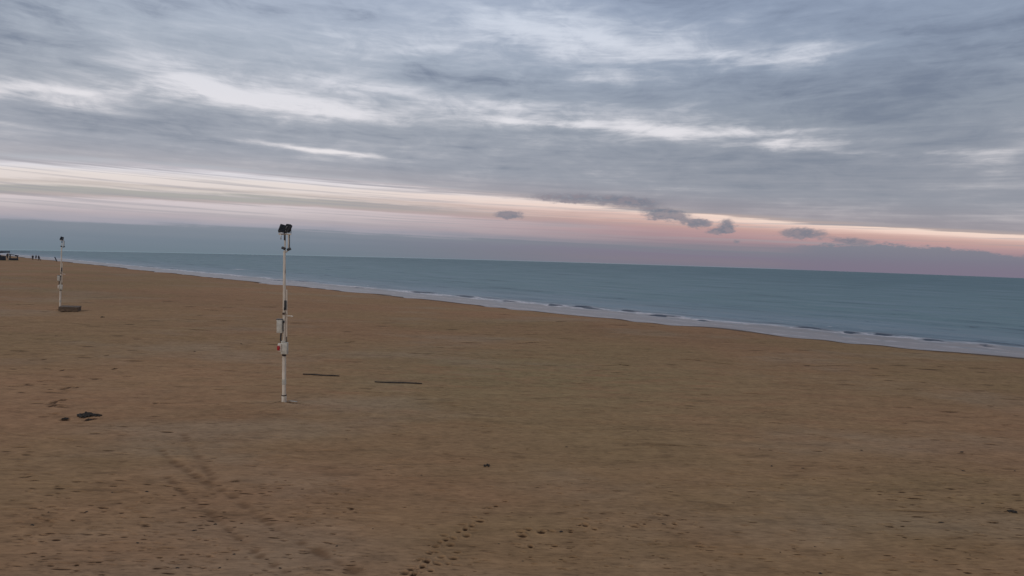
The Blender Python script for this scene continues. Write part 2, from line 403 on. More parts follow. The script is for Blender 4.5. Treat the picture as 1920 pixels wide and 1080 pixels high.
def tube(bm, pts, rad, seg=12, cap=True):
    """a round tube through points; rad: one radius or one for each point"""
    pts = [Vector(p) for p in pts]
    if not hasattr(rad, '__len__'): rad = [rad]*len(pts)
    rings = []
    for i, p in enumerate(pts):
        d = (pts[min(i+1, len(pts)-1)]-pts[max(i-1, 0)]).normalized()
        u = d.orthogonal().normalized()
        if abs(d.z) > .9: u = Vector((1, 0, 0)); u = (u-d*u.dot(d)).normalized()
        v = d.cross(u)
        rings.append([bm.verts.new(p+(u*math.cos(a)+v*math.sin(a))*rad[i]) for a in [2*math.pi*k/seg for k in range(seg)]])
    for a, b2 in zip(rings, rings[1:]):
        for k in range(seg): bm.faces.new((a[k], a[(k+1) % seg], b2[(k+1) % seg], b2[k]))
    if cap: bm.faces.new(rings[0][::-1]); bm.faces.new(rings[-1])
def link(name, bm, mat, parent=None, smooth=True):
    me = bpy.data.meshes.new(name)
    bmesh.ops.recalc_face_normals(bm, faces=bm.faces)
    bm.to_mesh(me); bm.free(); me.materials.append(mat)
    if smooth:
        for p in me.polygons: p.use_smooth = True
        try: me.set_sharp_from_angle(angle=R_(40))
        except Exception: pass
    o = bpy.data.objects.new(name, me); COL.objects.link(o); o.parent = parent
    return o
def BM(): return bmesh.new()
def empty(name, loc, rz=0):
    o = bpy.data.objects.new(name, None); COL.objects.link(o); o.location = loc; o.rotation_euler = (0, 0, rz); o.empty_display_size = .3
    return o
def copy_tree(o, parent=None):
    c = o.copy(); COL.objects.link(c); c.parent = parent
    if parent: c.matrix_parent_inverse = o.matrix_parent_inverse.copy()
    for ch in [q for q in list(bpy.data.objects) if q.parent == o]: copy_tree(ch, c)
    return c

# ------------------------------------------------------------------ beach
az = np.concatenate([np.arange(-180, -52, 2.0), np.arange(-52, 52, .085), np.arange(52, 180, 2.0)])*math.pi/180
dep = np.concatenate([np.linspace(78, 34, 12), np.linspace(33.6, 3.4, 1150), np.linspace(3.38, .75, 260)])*math.pi/180
rad = np.concatenate([[0.05], H/np.tan(dep), [700, 1200, 2500, 6000]])
RR, AA_ = np.meshgrid(rad, az, indexing='ij')
Xg = RR*np.sin(AA_); Yg = RR*np.cos(AA_)
Zg = beach_z(Xg, Yg)
Tg, Sg = ts(Xg, Yg)
mark = np.zeros_like(Zg); track = np.zeros_like(Zg); dent = np.zeros_like(Zg)
def stamp(x, y, rx, ry, ang, depth, dark, rim=.4):
    r = math.hypot(x, y); a = math.atan2(x, y); m_ = max(rx, ry)*3
    i0, i1 = np.searchsorted(rad, [r-m_, r+m_]); j0, j1 = np.searchsorted(az, [a-m_/r, a+m_/r])
    if i1 <= i0 or j1 <= j0: return
    sl_ = (slice(i0, i1), slice(j0, j1))
    ux = Xg[sl_]-x; uy = Yg[sl_]-y; c_, s2 = math.cos(ang), math.sin(ang)
    p = (ux*c_+uy*s2)/rx; q = (-ux*s2+uy*c_)/ry
    d2 = p*p+q*q
    dent[sl_] += depth*(-np.exp(-d2**1.5) + rim*np.exp(-((np.sqrt(d2)-1.45)/.35)**2))
    mark[sl_] = np.maximum(mark[sl_], dark*np.exp(-d2**2))  # dark colour that stands in for shade in the dent
# footprints of the trail in the lower middle
trail = [(1835, 825), (1825, 845), (1780, 860), (1770, 893), (1735, 888), (1720, 915), (1665, 928), (1672, 946), (1635, 970), (1690, 965), (1630, 990), (1715, 992), (1700, 1015), (1600, 1026), (1585, 1046), (1540, 1056), (1560, 1072),
         (1860, 818), (1750, 930), (1655, 1010), (1615, 1060)]
trail += [(1895, 800), (1800, 875), (1745, 905), (1700, 940), (1650, 955), (1680, 1035), (1520, 1070), (1575, 1020), (1610, 995), (1640, 1035), (1550, 1078)]
trail += [(1960+a, 540-180+b) for a, b in []]
for x2, y2 in trail+[(1950, 915+0), (1980, 905), (2030, 915), (2070, 912), (2140, 915), (2195, 890), (2230, 905), (1960, 930), (1990, 970), (2080, 968), (2380, 895), (2470, 850), (2530, 885), (2200, 865)]:
    x, y = G(x2/2, 540+y2/2)
    stamp(x, y, random.uniform(.05, .10), random.uniform(.04, .085), random.uniform(-.5, .2), random.uniform(.035, .055), random.uniform(.42, .8))
# trail near the dark clump on the left
for x2, y2 in [(265, 372), (240, 378), (290, 372), (215, 423), (240, 420), (195, 443), (200, 430), (225, 445), (250, 488), (245, 495), (330, 495), (350, 492), (585, 432), (235, 308), (430, 303), (165, 268), (400, 253)]:
    x, y = G(x2/2, 540+y2/2)
    stamp(x, y, random.uniform(.09, .2), random.uniform(.10, .18), 0, .04, random.uniform(.4, .8))
# marks scattered over the foreground: scuffs and old prints
rng = np.random.RandomState(11)
def region(n, x0, x1, y0, y1, lo=.3, hi=.75, sz=1.0):
    for _ in range(n):
        x, y = G(rng.uniform(x0, x1), rng.uniform(y0, y1)**1.0)
        k = math.hypot(x, y)/16.0*sz
        stamp(x, y, k*rng.uniform(.04, .11)*(1+1.6*rng.rand()**3), k*rng.uniform(.018, .04), rng.uniform(-.2, .12), rng.uniform(.01, .03), rng.uniform(lo*.6, hi))
region(240, 40, 700, 900, 1079, .25, .7)
region(140, 0, 900, 780, 1079, .15, .5)
region(70, 960, 1320, 960, 1060, .3, .8, .8)
region(110, 960, 1920, 900, 1079, .15, .6, .8)
region(60, 1650, 1919, 920, 1079, .3, .7)
region(90, 960, 1920, 780, 930, .15, .6, .8)
region(50, 0, 120, 620, 900, .2, .6)
region(60, 500, 1920, 620, 780, .12, .45)
region(60, 0, 960, 600, 800, .12, .45)
# long shallow hollows
def hollow(p, q, wdt, depth, dark):
    a = G(*p); c_ = G(*q); L = math.hypot(c_[0]-a[0], c_[1]-a[1])/2
    stamp((a[0]+c_[0])/2, (a[1]+c_[1])/2, L, wdt, math.atan2(c_[1]-a[1], c_[0]-a[0]), depth, dark, .25)
for p, q, wd, dp, dk_ in [((1275, 673), (1320, 676), .12, .05, .75), ((1315, 678), (1390, 684), .12, .04, .45), ((1160, 683), (1182, 686), .12, .05, .85), ((1115, 686), (1170, 684), .1, .03, .4),
                 ((1755, 686), (1790, 690), .12, .05, .8), ((1705, 714), (1770, 721), .09, .04, .5), ((960, 644), (1020, 641), .15, .04, .55), ((860, 642), (905, 643), .15, .04, .65), ((760, 662), (820, 663), .12, .04, .6),
                 ((645, 642), (668, 640), .12, .04, .7), ((1500, 687), (1600, 684), .12, .03, .4), ((1570, 694), (1620, 695), .1, .03, .4), ((1040, 603), (1065, 602), .2, .04, .6), ((1095, 610), (1140, 611), .2, .04, .45), ((1200, 623), (1260, 622), .2, .04, .35),
                 ((930, 589), (960, 590), .25, .05, .6), ((350, 617), (400, 620), .15, .04, .5), ((1220, 833), (1310, 837), .05, .03, .5), ((300, 809), (326, 811), .07, .04, .7), ((1700, 934), (1730, 935), .05, .04, .85), ((1660, 956), (1760, 960), .04, .03, .5),
                 ((1520, 845), (1545, 846), .05, .03, .6), ((380, 580), (420, 582), .2, .04, .5), ((560, 570), (640, 574), .2, .03, .3), ((20, 571), (70, 571), .2, .04, .6), ((150, 558), (230, 557), .25, .04, .4), ((1350, 642), (1380, 641), .2, .03, .3)]:
    hollow(p, q, wd, dp, dk_)
# scour with its shade painted into the sand colour, and a low collar of sand round the foot of the near mast
x, y = G(532.5, 755)
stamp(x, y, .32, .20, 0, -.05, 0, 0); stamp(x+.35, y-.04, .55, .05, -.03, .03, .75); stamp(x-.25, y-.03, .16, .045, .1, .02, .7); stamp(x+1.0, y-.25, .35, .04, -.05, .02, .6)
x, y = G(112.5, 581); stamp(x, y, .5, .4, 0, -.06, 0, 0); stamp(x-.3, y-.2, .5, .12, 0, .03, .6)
def dashes(n, x0, x1, y0, y1, ln, lo, hi):
    for _ in range(n):
        px, py = rng.uniform(x0, x1), rng.uniform(y0, y1); L = ln*rng.uniform(.4, 1.4); x, y = G(px, py); k = math.hypot(x, y)/F
        stamp(x, y, L*k*.5, max(1.1*k, .02)*math.hypot(x, y)/8*rng.uniform(.5, 1), rng.uniform(-.06, .03), rng.uniform(.01, .03), rng.uniform(lo, hi))
dashes(150, 560, 1900, 600, 760, 34, .12, .5)
dashes(110, 0, 560, 560, 760, 30, .12, .45)
dashes(220, 0, 1919, 760, 920, 22, .12, .5)
dashes(260, 0, 1919, 900, 1079, 16, .15, .6)
# two old wheel ruts
def rut(pl, wdt, depth, dark):
    w_ = [G(a/2, 540+b_/2) for a, b_ in pl]
    for (x0, y0), (x1, y1) in zip(w_, w_[1:]):
        n = max(2, int(math.hypot(x1-x0, y1-y0)/.12))
        for k in range(n):
            u = k/n; x = x0+(x1-x0)*u; y = y0+(y1-y0)*u
            if rng.rand() < .8:
                r = math.hypot(x, y); a = math.atan2(x, y); m_ = wdt*2.2
                i0, i1 = np.searchsorted(rad, [r-m_, r+m_]); j0, j1 = np.searchsorted(az, [a-m_/r, a+m_/r]); q = (slice(i0, i1), slice(j0, j1))
                d2 = ((Xg[q]-x)**2+(Yg[q]-y)**2)/wdt**2; e_ = np.exp(-d2)
                dd = rng.uniform(.2, 1)
                dent[q] = np.minimum(dent[q], -depth*e_*dd); track[q] = np.maximum(track[q], dark*e_*dd)
rut([(590, 590), (650, 650), (760, 720), (860, 770), (900, 800), (1000, 875), (1080, 925), (1200, 990), (1360, 1075)], .15, .045, 1.0)
rut([(690, 550), (745, 630), (800, 720)], .16, .03, .7)
rut([(620, 700), (720, 790), (820, 870), (905, 945), (1000, 1020), (1100, 1078)], .13, .04, .9)
near = np.clip((60-RR)/20, 0, 1)
Zg = Zg + dent*1.0 + near*(.006*hnoise(Xg*.6, Yg*3.0, 2.2, 21)+.004*hnoise(Xg, Yg*3, 5.0, 22))
P = np.stack([Xg, Yg, Zg], -1)
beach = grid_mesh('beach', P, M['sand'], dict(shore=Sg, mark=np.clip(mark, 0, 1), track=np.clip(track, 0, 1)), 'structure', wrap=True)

# ------------------------------------------------------------------ sea
tv = np.concatenate([-np.geomspace(6000, 60, 40), np.arange(-55, LT-60, 1.5), np.arange(LT-60, LT+60, .35), LT+np.geomspace(62, 6000, 40)])
sv = np.concatenate([np.arange(-6, 16, .16), np.arange(16, 60, .5), np.geomspace(60.5, 900, 150), np.geomspace(950, 9000, 30)])
SS, TT = np.meshgrid(sv, tv, indexing='ij')
oo_ = shore_off(TT)+SS
Xs = A0[0]+TT*tdir[0]+oo_*ndir[0]; Ys = A0[1]+TT*tdir[1]+oo_*ndir[1]
crest = 7.5+1.6*np.sin(TT/13.0)+.9*np.sin(TT/5.1+1)
face = np.zeros_like(SS); foamA = np.zeros_like(SS); Zs = np.zeros_like(SS)
def wavelet(px, py, wpx, hgt, dk_, foam=.0):
    x, y = hit(px, py, sea_z); x2, y2 = hit(px+wpx, py+wpx*.045, sea_z)
    t0, s0 = ts(x, y); t1, _ = ts(x2, y2); L = abs(t1-t0)/2+.1
    uu = (TT-(t0+t1)/2)/(L*1.35)*np.sign(t1-t0); e_ = np.exp(-np.where(uu < 0, uu*1.7, uu*.62)**2)
    dd = SS+s0+.55*np.sin(TT*.9)+.25*np.sin(TT*2.3+1)
    prof = np.where(dd < 0, np.exp(-(dd/.35)**2), np.exp(-(dd/1.6)**2)); hgt = hgt*.38
    global Zs, face, foamA
    Zs += hgt*e_*prof
    face = np.maximum(face, dk_*e_*np.exp(-((dd+.1)/.85)**2))  # mask of the painted dark reflection
    foamA = np.maximum(foamA, foam*e_*np.exp(-((dd+1.0)/.35)**2))
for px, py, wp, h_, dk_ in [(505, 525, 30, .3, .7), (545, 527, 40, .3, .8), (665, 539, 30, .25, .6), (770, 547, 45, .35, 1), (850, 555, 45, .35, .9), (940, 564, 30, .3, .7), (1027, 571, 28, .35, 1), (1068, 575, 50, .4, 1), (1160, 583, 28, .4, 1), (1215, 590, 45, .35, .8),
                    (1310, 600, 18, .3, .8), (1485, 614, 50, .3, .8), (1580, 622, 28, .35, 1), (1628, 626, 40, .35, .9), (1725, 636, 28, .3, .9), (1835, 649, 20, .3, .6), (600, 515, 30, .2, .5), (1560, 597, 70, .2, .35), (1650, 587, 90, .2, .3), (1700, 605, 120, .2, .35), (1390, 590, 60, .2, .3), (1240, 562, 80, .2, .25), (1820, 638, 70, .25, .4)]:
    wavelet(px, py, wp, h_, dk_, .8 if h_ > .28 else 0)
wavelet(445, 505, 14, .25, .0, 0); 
x, y = hit(448, 505.5, sea_z); t0, s0 = ts(x, y); foamA = np.maximum(foamA, .8*np.exp(-((TT-t0)/2.2)**2-((SS+s0)/1.2)**2))
fadew = np.clip(SS/6, 0, 1)*np.exp(-SS/400)
ph = SS + 1.2*np.sin(TT/17)+.8*np.sin(TT/7.3+.5)
Zs += fadew*(.05*np.sin(ph*.9)+.04*np.sin(ph*.47+TT*.03)) + fadew*.03*hnoise(Xs, Ys, 1.2, 31)
Zs = Zs + SEA + np.clip(-SS, 0, 6)*0.0 + .018 - (Xs**2+Ys**2)/(2*RC)
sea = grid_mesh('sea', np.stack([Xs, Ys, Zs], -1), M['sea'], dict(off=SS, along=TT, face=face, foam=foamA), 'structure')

# ------------------------------------------------------------------ light masts
def make_mast(x, y, yaw, lean=(0, 0), second=False):
    z = float(beach_z(np.float64(x), np.float64(y)))
    root = empty('light_mast', (x, y, z)); root.rotation_euler = (lean[0], lean[1], yaw)
    K = .0223                       # metres for each photo pixel at the near mast
    zz = lambda py: (755-py)*K
    xx = lambda px: (px-532)*K
    bm = BM()
    tube(bm, [(0, 0, -.5), (0, 0, zz(722)), (0, 0, zz(720)), (0, 0, zz(672)), (0, 0, zz(665)), (0, 0, zz(560)), (0, 0, zz(476))], [.075, .075, .078, .078, .066, .058, .045], 16)
    link('pole', bm, M['paint'], root)
    bm = BM(); tube(bm, [(0, 0, -.3), (0, 0, .32), (0, 0, .34)], [.098, .094, .08], 16)
    sl_ = link('base_sleeve', bm, M['paint'], root)
    bm = BM(); tube(bm, [(0, 0, zz(742)), (0, 0, zz(740))], .101, 16); link('clamp_band', bm, M['rust'], root)
    bm = BM(); tube(bm, [(0, 0, zz(721)), (0, 0, zz(711))], .083, 16); link('clamp_band', bm, M['box'], root)
    bm = BM(); tube(bm, [(0, 0, zz(668)), (0, 0, zz(664.5))], .083, 14); link('clamp_band', bm, M['rust'], root)
    bm = BM(); tube(bm, [(0, 0, zz(592)), (0, 0, zz(588))], .075, 14); link('clamp_band', bm, M['rust'], root)
    # thin conduit and the dark device on it
    bm = BM(); tube(bm, [(xx(537), -.02, zz(592)), (xx(537), -.02, zz(549)), (xx(536.6), -.02, zz(546))], .022, 8)
    tube(bm, [(xx(537), -.02, zz(642)), (xx(537), -.02, zz(592))], .018, 8); link('conduit', bm, M['paint'], root)
    bm = BM(); box(bm, (xx(535.2), -.085, zz(574)), (.07, .08, .38), None, .012); box(bm, (xx(534), -.09, zz(581)), (.05, .06, .12), None, .01)
    link('loudspeaker', bm, M['black'], root)
    # side bracket
    bm = BM(); box(bm, (xx(540), 0, zz(594)), (.30, .03, .035), None, .006); box(bm, (xx(546), 0, zz(595)), (.07, .10, .02), None, .004)
    box(bm, (xx(536), -.05, zz(590.5)), (.1, .03, .03), None, .005); link('bracket', bm, M['paint'], root)
    # upper cabinet
    bm = BM(); box(bm, (xx(525.3), -.06, zz(613)), (.225, .15, .54), None, .012); c1 = link('cabinet', bm, M['box'], root)
    bm = BM(); box(bm, (xx(525.1), -.06, zz(600.3)), (.25, .19, .025), None, .005); link('lid', bm, M['black'], c1)
    bm = BM(); box(bm, (xx(525.3), -.139, zz(613)), (.185, .008, .46), None, .003); box(bm, (xx(529), -.146, zz(613)), (.015, .012, .07), None, .003); link('door', bm, M['box'], c1)
    bm = BM(); box(bm, (xx(532.2), -.08, zz(604.5)), (.07, .05, .09), None, .01); tube(bm, [(xx(531.5), -.08, zz(607)), (xx(531), -.10, zz(615)), (xx(531.6), -.08, zz(622))], .012, 6); link('cable_gland', bm, M['black'], root)
    bm = BM(); tube(bm, [(xx(527.5), -.06, zz(625.5)), (xx(527.3), -.08, zz(631)), (xx(527), -.08, zz(638)), (xx(528.5), -.08, zz(643))], .034, 8); link('cable', bm, M['black'], root)
    bm = BM(); tube(bm, [(xx(537.3), -.05, zz(632)), (xx(537.5), -.05, zz(642))], .017, 6); link('cable', bm, M['black'], root)
    # lower cabinet with the red and white socket
    bm = BM(); box(bm, (xx(534.3), -.08, zz(653)), (.25, .16, .48), None, .014); box(bm, (xx(532), -.08, zz(641)), (.16, .12, .05), None, .01); c2 = link('cabinet', bm, M['box'], root)
    bm = BM(); box(bm, (xx(535.5), -.164, zz(653)), (.18, .008, .42), None, .003); link('door', bm, M['box'], c2)
    bm = BM(); box(bm, (xx(526.5), -.13, zz(651.5)), (.165, .15, .33), Matrix.Rotation(R_(4), 3, 'Y'), .035); s1 = link('socket', bm, M['paint'], c2)
    bm = BM(); tube(bm, [(xx(525.6), -.18, zz(651.5)), (xx(525.4), -.235, zz(652))], [.07, .06], 14); box(bm, (xx(525.6), -.235, zz(652)), (.10, .02, .2), None, .01); link('socket_cover', bm, M['red'], c2)
    bm = BM(); tube(bm, [(xx(532), -.08, zz(664)), (xx(533), -.09, zz(668)), (xx(534), -.06, zz(665))], .02, 6); link('cable', bm, M['black'], root)
    # head: yoke of crossbar and uprights
    bm = BM(); box(bm, (xx(532.7), 0, zz(445.5)), (.50, .06, .055), None, .008); link('crossbar', bm, M['paint'], root)
    bm = BM(); box(bm, (xx(533), 0, zz(461)), (.05, .05, .68), None, .008); link('upright', bm, M['paint'], root)
    bm = BM(); box(bm, (xx(539.3), 0, zz(459.5)), (.045, .045, .62), None, .008); tube(bm, [(xx(539.3), 0, zz(473)), (xx(536), 0, zz(477)), (xx(532.5), 0, zz(480))], .026, 8); link('upright', bm, M['paint'], root)
    bm = BM(); box(bm, (xx(525.5), 0, zz(451)), (.035, .035, .2), None, .005); link('hanger', bm, M['steel'], root)
    bm = BM(); box(bm, (xx(533.2), -.05, zz(451.5)), (.06, .05, .22), None, .008); link('junction_box', bm, M['black'], root)
    bm = BM(); box(bm, (xx(540.8), .03, zz(458)), (.02, .02, .5), None, .003); link('cable', bm, M['black'], root)
    # big floodlights
    def flood(cx, cz, w_, h_, d_, rot, lipw):
        mr = Matrix.Rotation(rot[1], 3, 'Y') @ Matrix.Rotation(rot[0], 3, 'X') @ Matrix.Rotation(rot[2], 3, 'Z')
        bm = BM()
        box(bm, (0, 0, 0), (w_, d_, h_), None, .02)
        for k in range(5): box(bm, ((k-2)*w_*.17, -d_*.5-.02, 0), (.012, .05, h_*.8))
        bmesh.ops.transform(bm, matrix=Matrix.Translation((cx, 0, cz)) @ mr.to_4x4(), verts=bm.verts)
        f = link('floodlight', bm, M['black'], root)
        bm = BM(); box(bm, (0, d_*.5+.008, 0), (w_*.86, .012, h_*.82), None, .004)
        bmesh.ops.transform(bm, matrix=Matrix.Translation((cx, 0, cz)) @ mr.to_4x4(), verts=bm.verts)
        link('lamp_glass', bm, M['glass'], f)
        for s in (-1, 1):
            bm = BM(); box(bm, (cx+s*(w_*.5+.012), 0, cz-h_*.28), (.014, .05, h_*.6)); link('yoke_arm', bm, M['black'], f)
        if lipw:
            bm = BM(); box(bm, (cx-.0, -.10, cz-h_*.5-.015), (lipw, .10, .045), None, .01); link('visor', bm, M['glass'], f)
        return f
    flood(xx(528.6), zz(436), .27, .33, .14, (R_(-28), R_(10), R_(12)), .17)
    flood(xx(538.6), zz(435), .20, .34, .14, (R_(-22), R_(14), R_(-22)), 0)
    bm = BM(); tube(bm, [(xx(535), -.1, zz(441)), (xx(537), -.12, zz(434)), (xx(539), -.12, zz(431))], .012, 6); link('cable', bm, M['steel'], root)
    # small lower floodlights
    for cx, cz, a in ((531.3, 471, 25), (541, 472.5, -25)):
        bm = BM(); box(bm, (0, 0, 0), (.15, .11, .10), None, .015)
        bmesh.ops.transform(bm, matrix=Matrix.Translation((xx(cx), -.05, zz(cz))) @ Matrix.Rotation(R_(a), 4, 'Y'), verts=bm.verts)
        f = link('small_floodlight', bm, M['black'], root)
    return root
x1, y1 = G(532.5, 755)
m1 = make_mast(x1, y1, 0)
tag(m1, 'nearer white light mast with black floodlights and a red and white socket box', 'light mast', 'floodlight masts on the beach')
x2, y2 = G(112.5, 581)
m2 = copy_tree(m1); m2.location = (x2, y2, float(beach_z(x2, y2))); 
for ch in list(m2.children):
    n0 = ch.name.split('.')[0]
    if n0 == 'floodlight' and ch.children and ch.data.vertices[0].co.x > 0:
        for q in list(ch.children): bpy.data.objects.remove(q)
        bpy.data.objects.remove(ch)
    elif n0 == 'hanger': bpy.data.objects.remove(ch)
    elif n0 == 'floodlight': ch.location.x += .07
    elif n0 == 'crossbar': ch.scale.x = .6
for q in m2.children_recursive:
    if q.name.split('.')[0] == 'socket_cover': bpy.data.objects.remove(q); break
m2.rotation_euler = (0, R_(2.2), R_(24)); m2.scale = (.93, .93, .92)
m2['label'] = 'farther light mast at left, standing beside the dark brown crate'
m2['category'] = 'light mast'; m2['group'] = 'floodlight masts on the beach'

# cable stub and sand heap at the foot of the near mast
bm = BM(); x, y = G(535, 756)
pl = [G(536, 755), G(543, 753.5), G(550, 753.5), G(557, 754.5)]
tube(bm, [(a, b_, float(beach_z(a, b_))+.03+.012*math.sin(i*2)) for i, (a, b_) in enumerate(pl)], .022, 8)
tag(link('cable', bm, M['shell'], None), 'pale cable end lying on the sand at the foot of the nearer mast', 'cable')

# ------------------------------------------------------------------ crate at the far mast
cx_, cy_ = G(131, 584)
cr = empty('wooden_crate', (cx_, cy_, float(beach_z(cx_, cy_))), R_(24))
tag(cr, 'low dark brown wooden crate lying beside the farther light mast', 'crate')
def crate_part(name, boards, mat):
    bm = BM()
    for c_, s_b in boards: box(bm, c_, s_b, None, .008)
    return link(name, bm, mat, cr)
cr.rotation_euler = (R_(2), R_(3), R_(20)); W_, D_, H_ = 1.42, .95, .36
crate_part('side_panel', [((0, -D_/2, .06+H_/3*(k+.5)), (W_, .03, H_/3-.015)) for k in range(3)], M['wood'])
crate_part('side_panel', [((0, D_/2, .06+H_/3*(k+.5)), (W_, .03, H_/3-.015)) for k in range(3)], M['wood'])
crate_part('end_panel', [((-W_/2, 0, .06+H_/3*(k+.5)), (.03, D_-.04, H_/3-.015)) for k in range(3)], M['wood'])
crate_part('end_panel', [((W_/2, 0, .06+H_/3*(k+.5)), (.03, D_-.04, H_/3-.015)) for k in range(3)], M['wood'])
crate_part('lid', [((0, -D_/2+.09+k*.18, H_+.085), (W_+.05, .165, .025)) for k in range(6)], M['wood'])
crate_part('base', [((0.02+(k-1)*.5, 0, .02), (.12, D_+.10, .07)) for k in range(3)], M['wood'])

# ------------------------------------------------------------------ driftwood, planks, clumps
def stick(name, p, q, r, label, cat, mat='dark_wood', group=None, lift=.5, knots=2):
    a = G(*p); c_ = G(*q); n = 7; bm = BM(); ptsl = []
    ox, oy = (a[0]+c_[0])/2, (a[1]+c_[1])/2; oz = float(beach_z(ox, oy))
    for k in range(n):
        u = k/(n-1); x = a[0]+(c_[0]-a[0])*u+random.uniform(-.4, .4)*r; y = a[1]+(c_[1]-a[1])*u+random.uniform(-1, 1)*r
        ptsl.append((x-ox, y-oy, float(beach_z(x, y))-oz+r*lift+random.uniform(-.1, .3)*r))
    rr = [r*(.45+.6*math.sin(math.pi*(.15+.75*k/(n-1))))*random.uniform(.85, 1.1) for k in range(n)]
    tube(bm, ptsl, rr, 8)
    for _ in range(knots):
        k = random.randint(1, n-2); b0 = Vector(ptsl[k]); e0 = b0+Vector((random.uniform(-1, 1)*r*2.5, random.uniform(-1, 1)*r*2, r*random.uniform(.8, 1.6)))
        tube(bm, [b0, (b0+e0)/2, e0], [r*.4, r*.3, r*.12], 6)
    o = link(name, bm, M[mat]); o.location = (ox, oy, oz)
    return tag(o, label, cat, group)
stick('driftwood_log', (568, 702.5), (636, 705.5), .04, 'shorter thin dark driftwood log just right of the nearer mast', 'driftwood', knots=1)
stick('driftwood_log', (702, 717), (792, 720), .042, 'longest thin dark driftwood log on the open sand', 'driftwood', knots=1)
def clump(name, px, py, w_, h_, label, cat, n=26):
    x, y = G(px, py); z = float(beach_z(x, y)); bm = BM()
    for k in range(n):
        a = random.uniform(0, 6.28); rr = random.random()**.7*w_/2; q = (math.cos(a)*rr, math.sin(a)*rr*.7)
        L = random.uniform(.08, .2)*w_/.6; b2 = random.uniform(0, 6.28)
        zt = h_*(1-(rr/(w_/2))**1.5)*random.uniform(.4, 1)
        tube(bm, [(q[0]-math.cos(b2)*L, q[1]-math.sin(b2)*L, .01), (q[0], q[1], zt+.02), (q[0]+math.cos(b2)*L, q[1]+math.sin(b2)*L, .015+zt*.3)], [.02*w_/.6, .05*w_/.6, .015*w_/.6], 6)
    o = link(name, bm, M['weed']); o.location = (x, y, z); return tag(o, label, cat)
clump('seaweed_clump', 161, 780, .55, .13, 'largest dark seaweed clump on the sand at lower left', 'seaweed', 40)
clump('seaweed_clump', 183, 780, .28, .05, 'small flat seaweed clump right beside the largest clump', 'seaweed', 16)
clump('seaweed_clump', 123, 786, .24, .04, 'small dark seaweed clump left of and below the largest clump', 'seaweed', 14)
clump('seaweed_clump', 166, 788, .2, .04, 'smallest seaweed clump just below the largest clump', 'seaweed', 12)
clump('seaweed_clump', 192, 595, .3, .07, 'tiny dark seaweed tuft on sand right of the brown crate', 'seaweed', 14)
clump('seaweed_clump', 913, 874, .22, .05, 'small seaweed scrap on bare sand above the trail of footprints', 'seaweed', 14)
clump('seaweed_clump', 1898, 960, .2, .03, 'dark seaweed clump at the lower right edge of the beach', 'seaweed', 22)
# small scraps one can pick out
sm = [(117, 695, 5), (215, 691, 4), (365, 659, 5), (452, 645, 5), (268, 801, 3), (1617, 845, 7), (1803, 848, 8), (1806, 883, 6), (1902, 883, 5), (1448, 874, 8), (1505, 878, 7), (1062, 838, 6), (1195, 808, 5), (1425, 842, 5),
      (1193, 953, 4), (1244, 983, 9), (1050, 997, 12), (1015, 996, 5), (980, 1052, 6), (1195, 834, 4), (1080, 985, 6), (1170, 987, 7), (1552, 1010, 4), (1528, 1025, 5), (1462, 1035, 5), (1820, 1041, 5), (1765, 980, 9), (1842, 944, 5), (1536, 1075, 10), (1180, 1049, 4),
      (210, 923, 5), (275, 922, 8), (160, 960, 8), (181, 1015, 5), (258, 1018, 8), (364, 995, 9), (265, 1018, 5), (440, 1040, 10), (525, 1065, 8), (332, 1065, 8), (410, 1065, 8), (405, 983, 9), (452, 1013, 5), (60, 985, 9), (90, 960, 5), (760, 985, 4), (790, 891, 6), (935, 1020, 7), (630, 1024, 8), (700, 992, 7)]
GRP = 'small dark scraps scattered over the sand'
protos = []
for i in range(4):
    bm = BM(); n = 3
    for k in range(n):
        a = random.uniform(-.5, .5); p = Vector((random.uniform(-.25, .25), random.uniform(-.1, .1), .06)); d = Vector((math.cos(a), math.sin(a), random.uniform(-.1, .15)))*.3
        tube(bm, [p-d, p+Vector((0, 0, .08)), p+d], [.05, .13, .03], 6)
    protos.append(bm)
meshes = []
for bm in protos:
    me = bpy.data.meshes.new('debris_scrap'); bmesh.ops.recalc_face_normals(bm, faces=bm.faces); bm.to_mesh(me); bm.free(); me.materials.append(M['weed']); meshes.append(me)
for i, (px, py, sz) in enumerate(sm):
    x, y = G(px, py); o = bpy.data.objects.new('debris_scrap', meshes[i % 4]); COL.objects.link(o)
    k = sz*.95*math.hypot(x, y)/F; o.location = (x, y, float(beach_z(x, y))-.005); o.rotation_euler = (0, 0, random.uniform(-.4, .4)); o.scale = (k, k, k*.8)
    tag(o, 'small dark scrap of debris lying on the sand', 'debris', GRP)

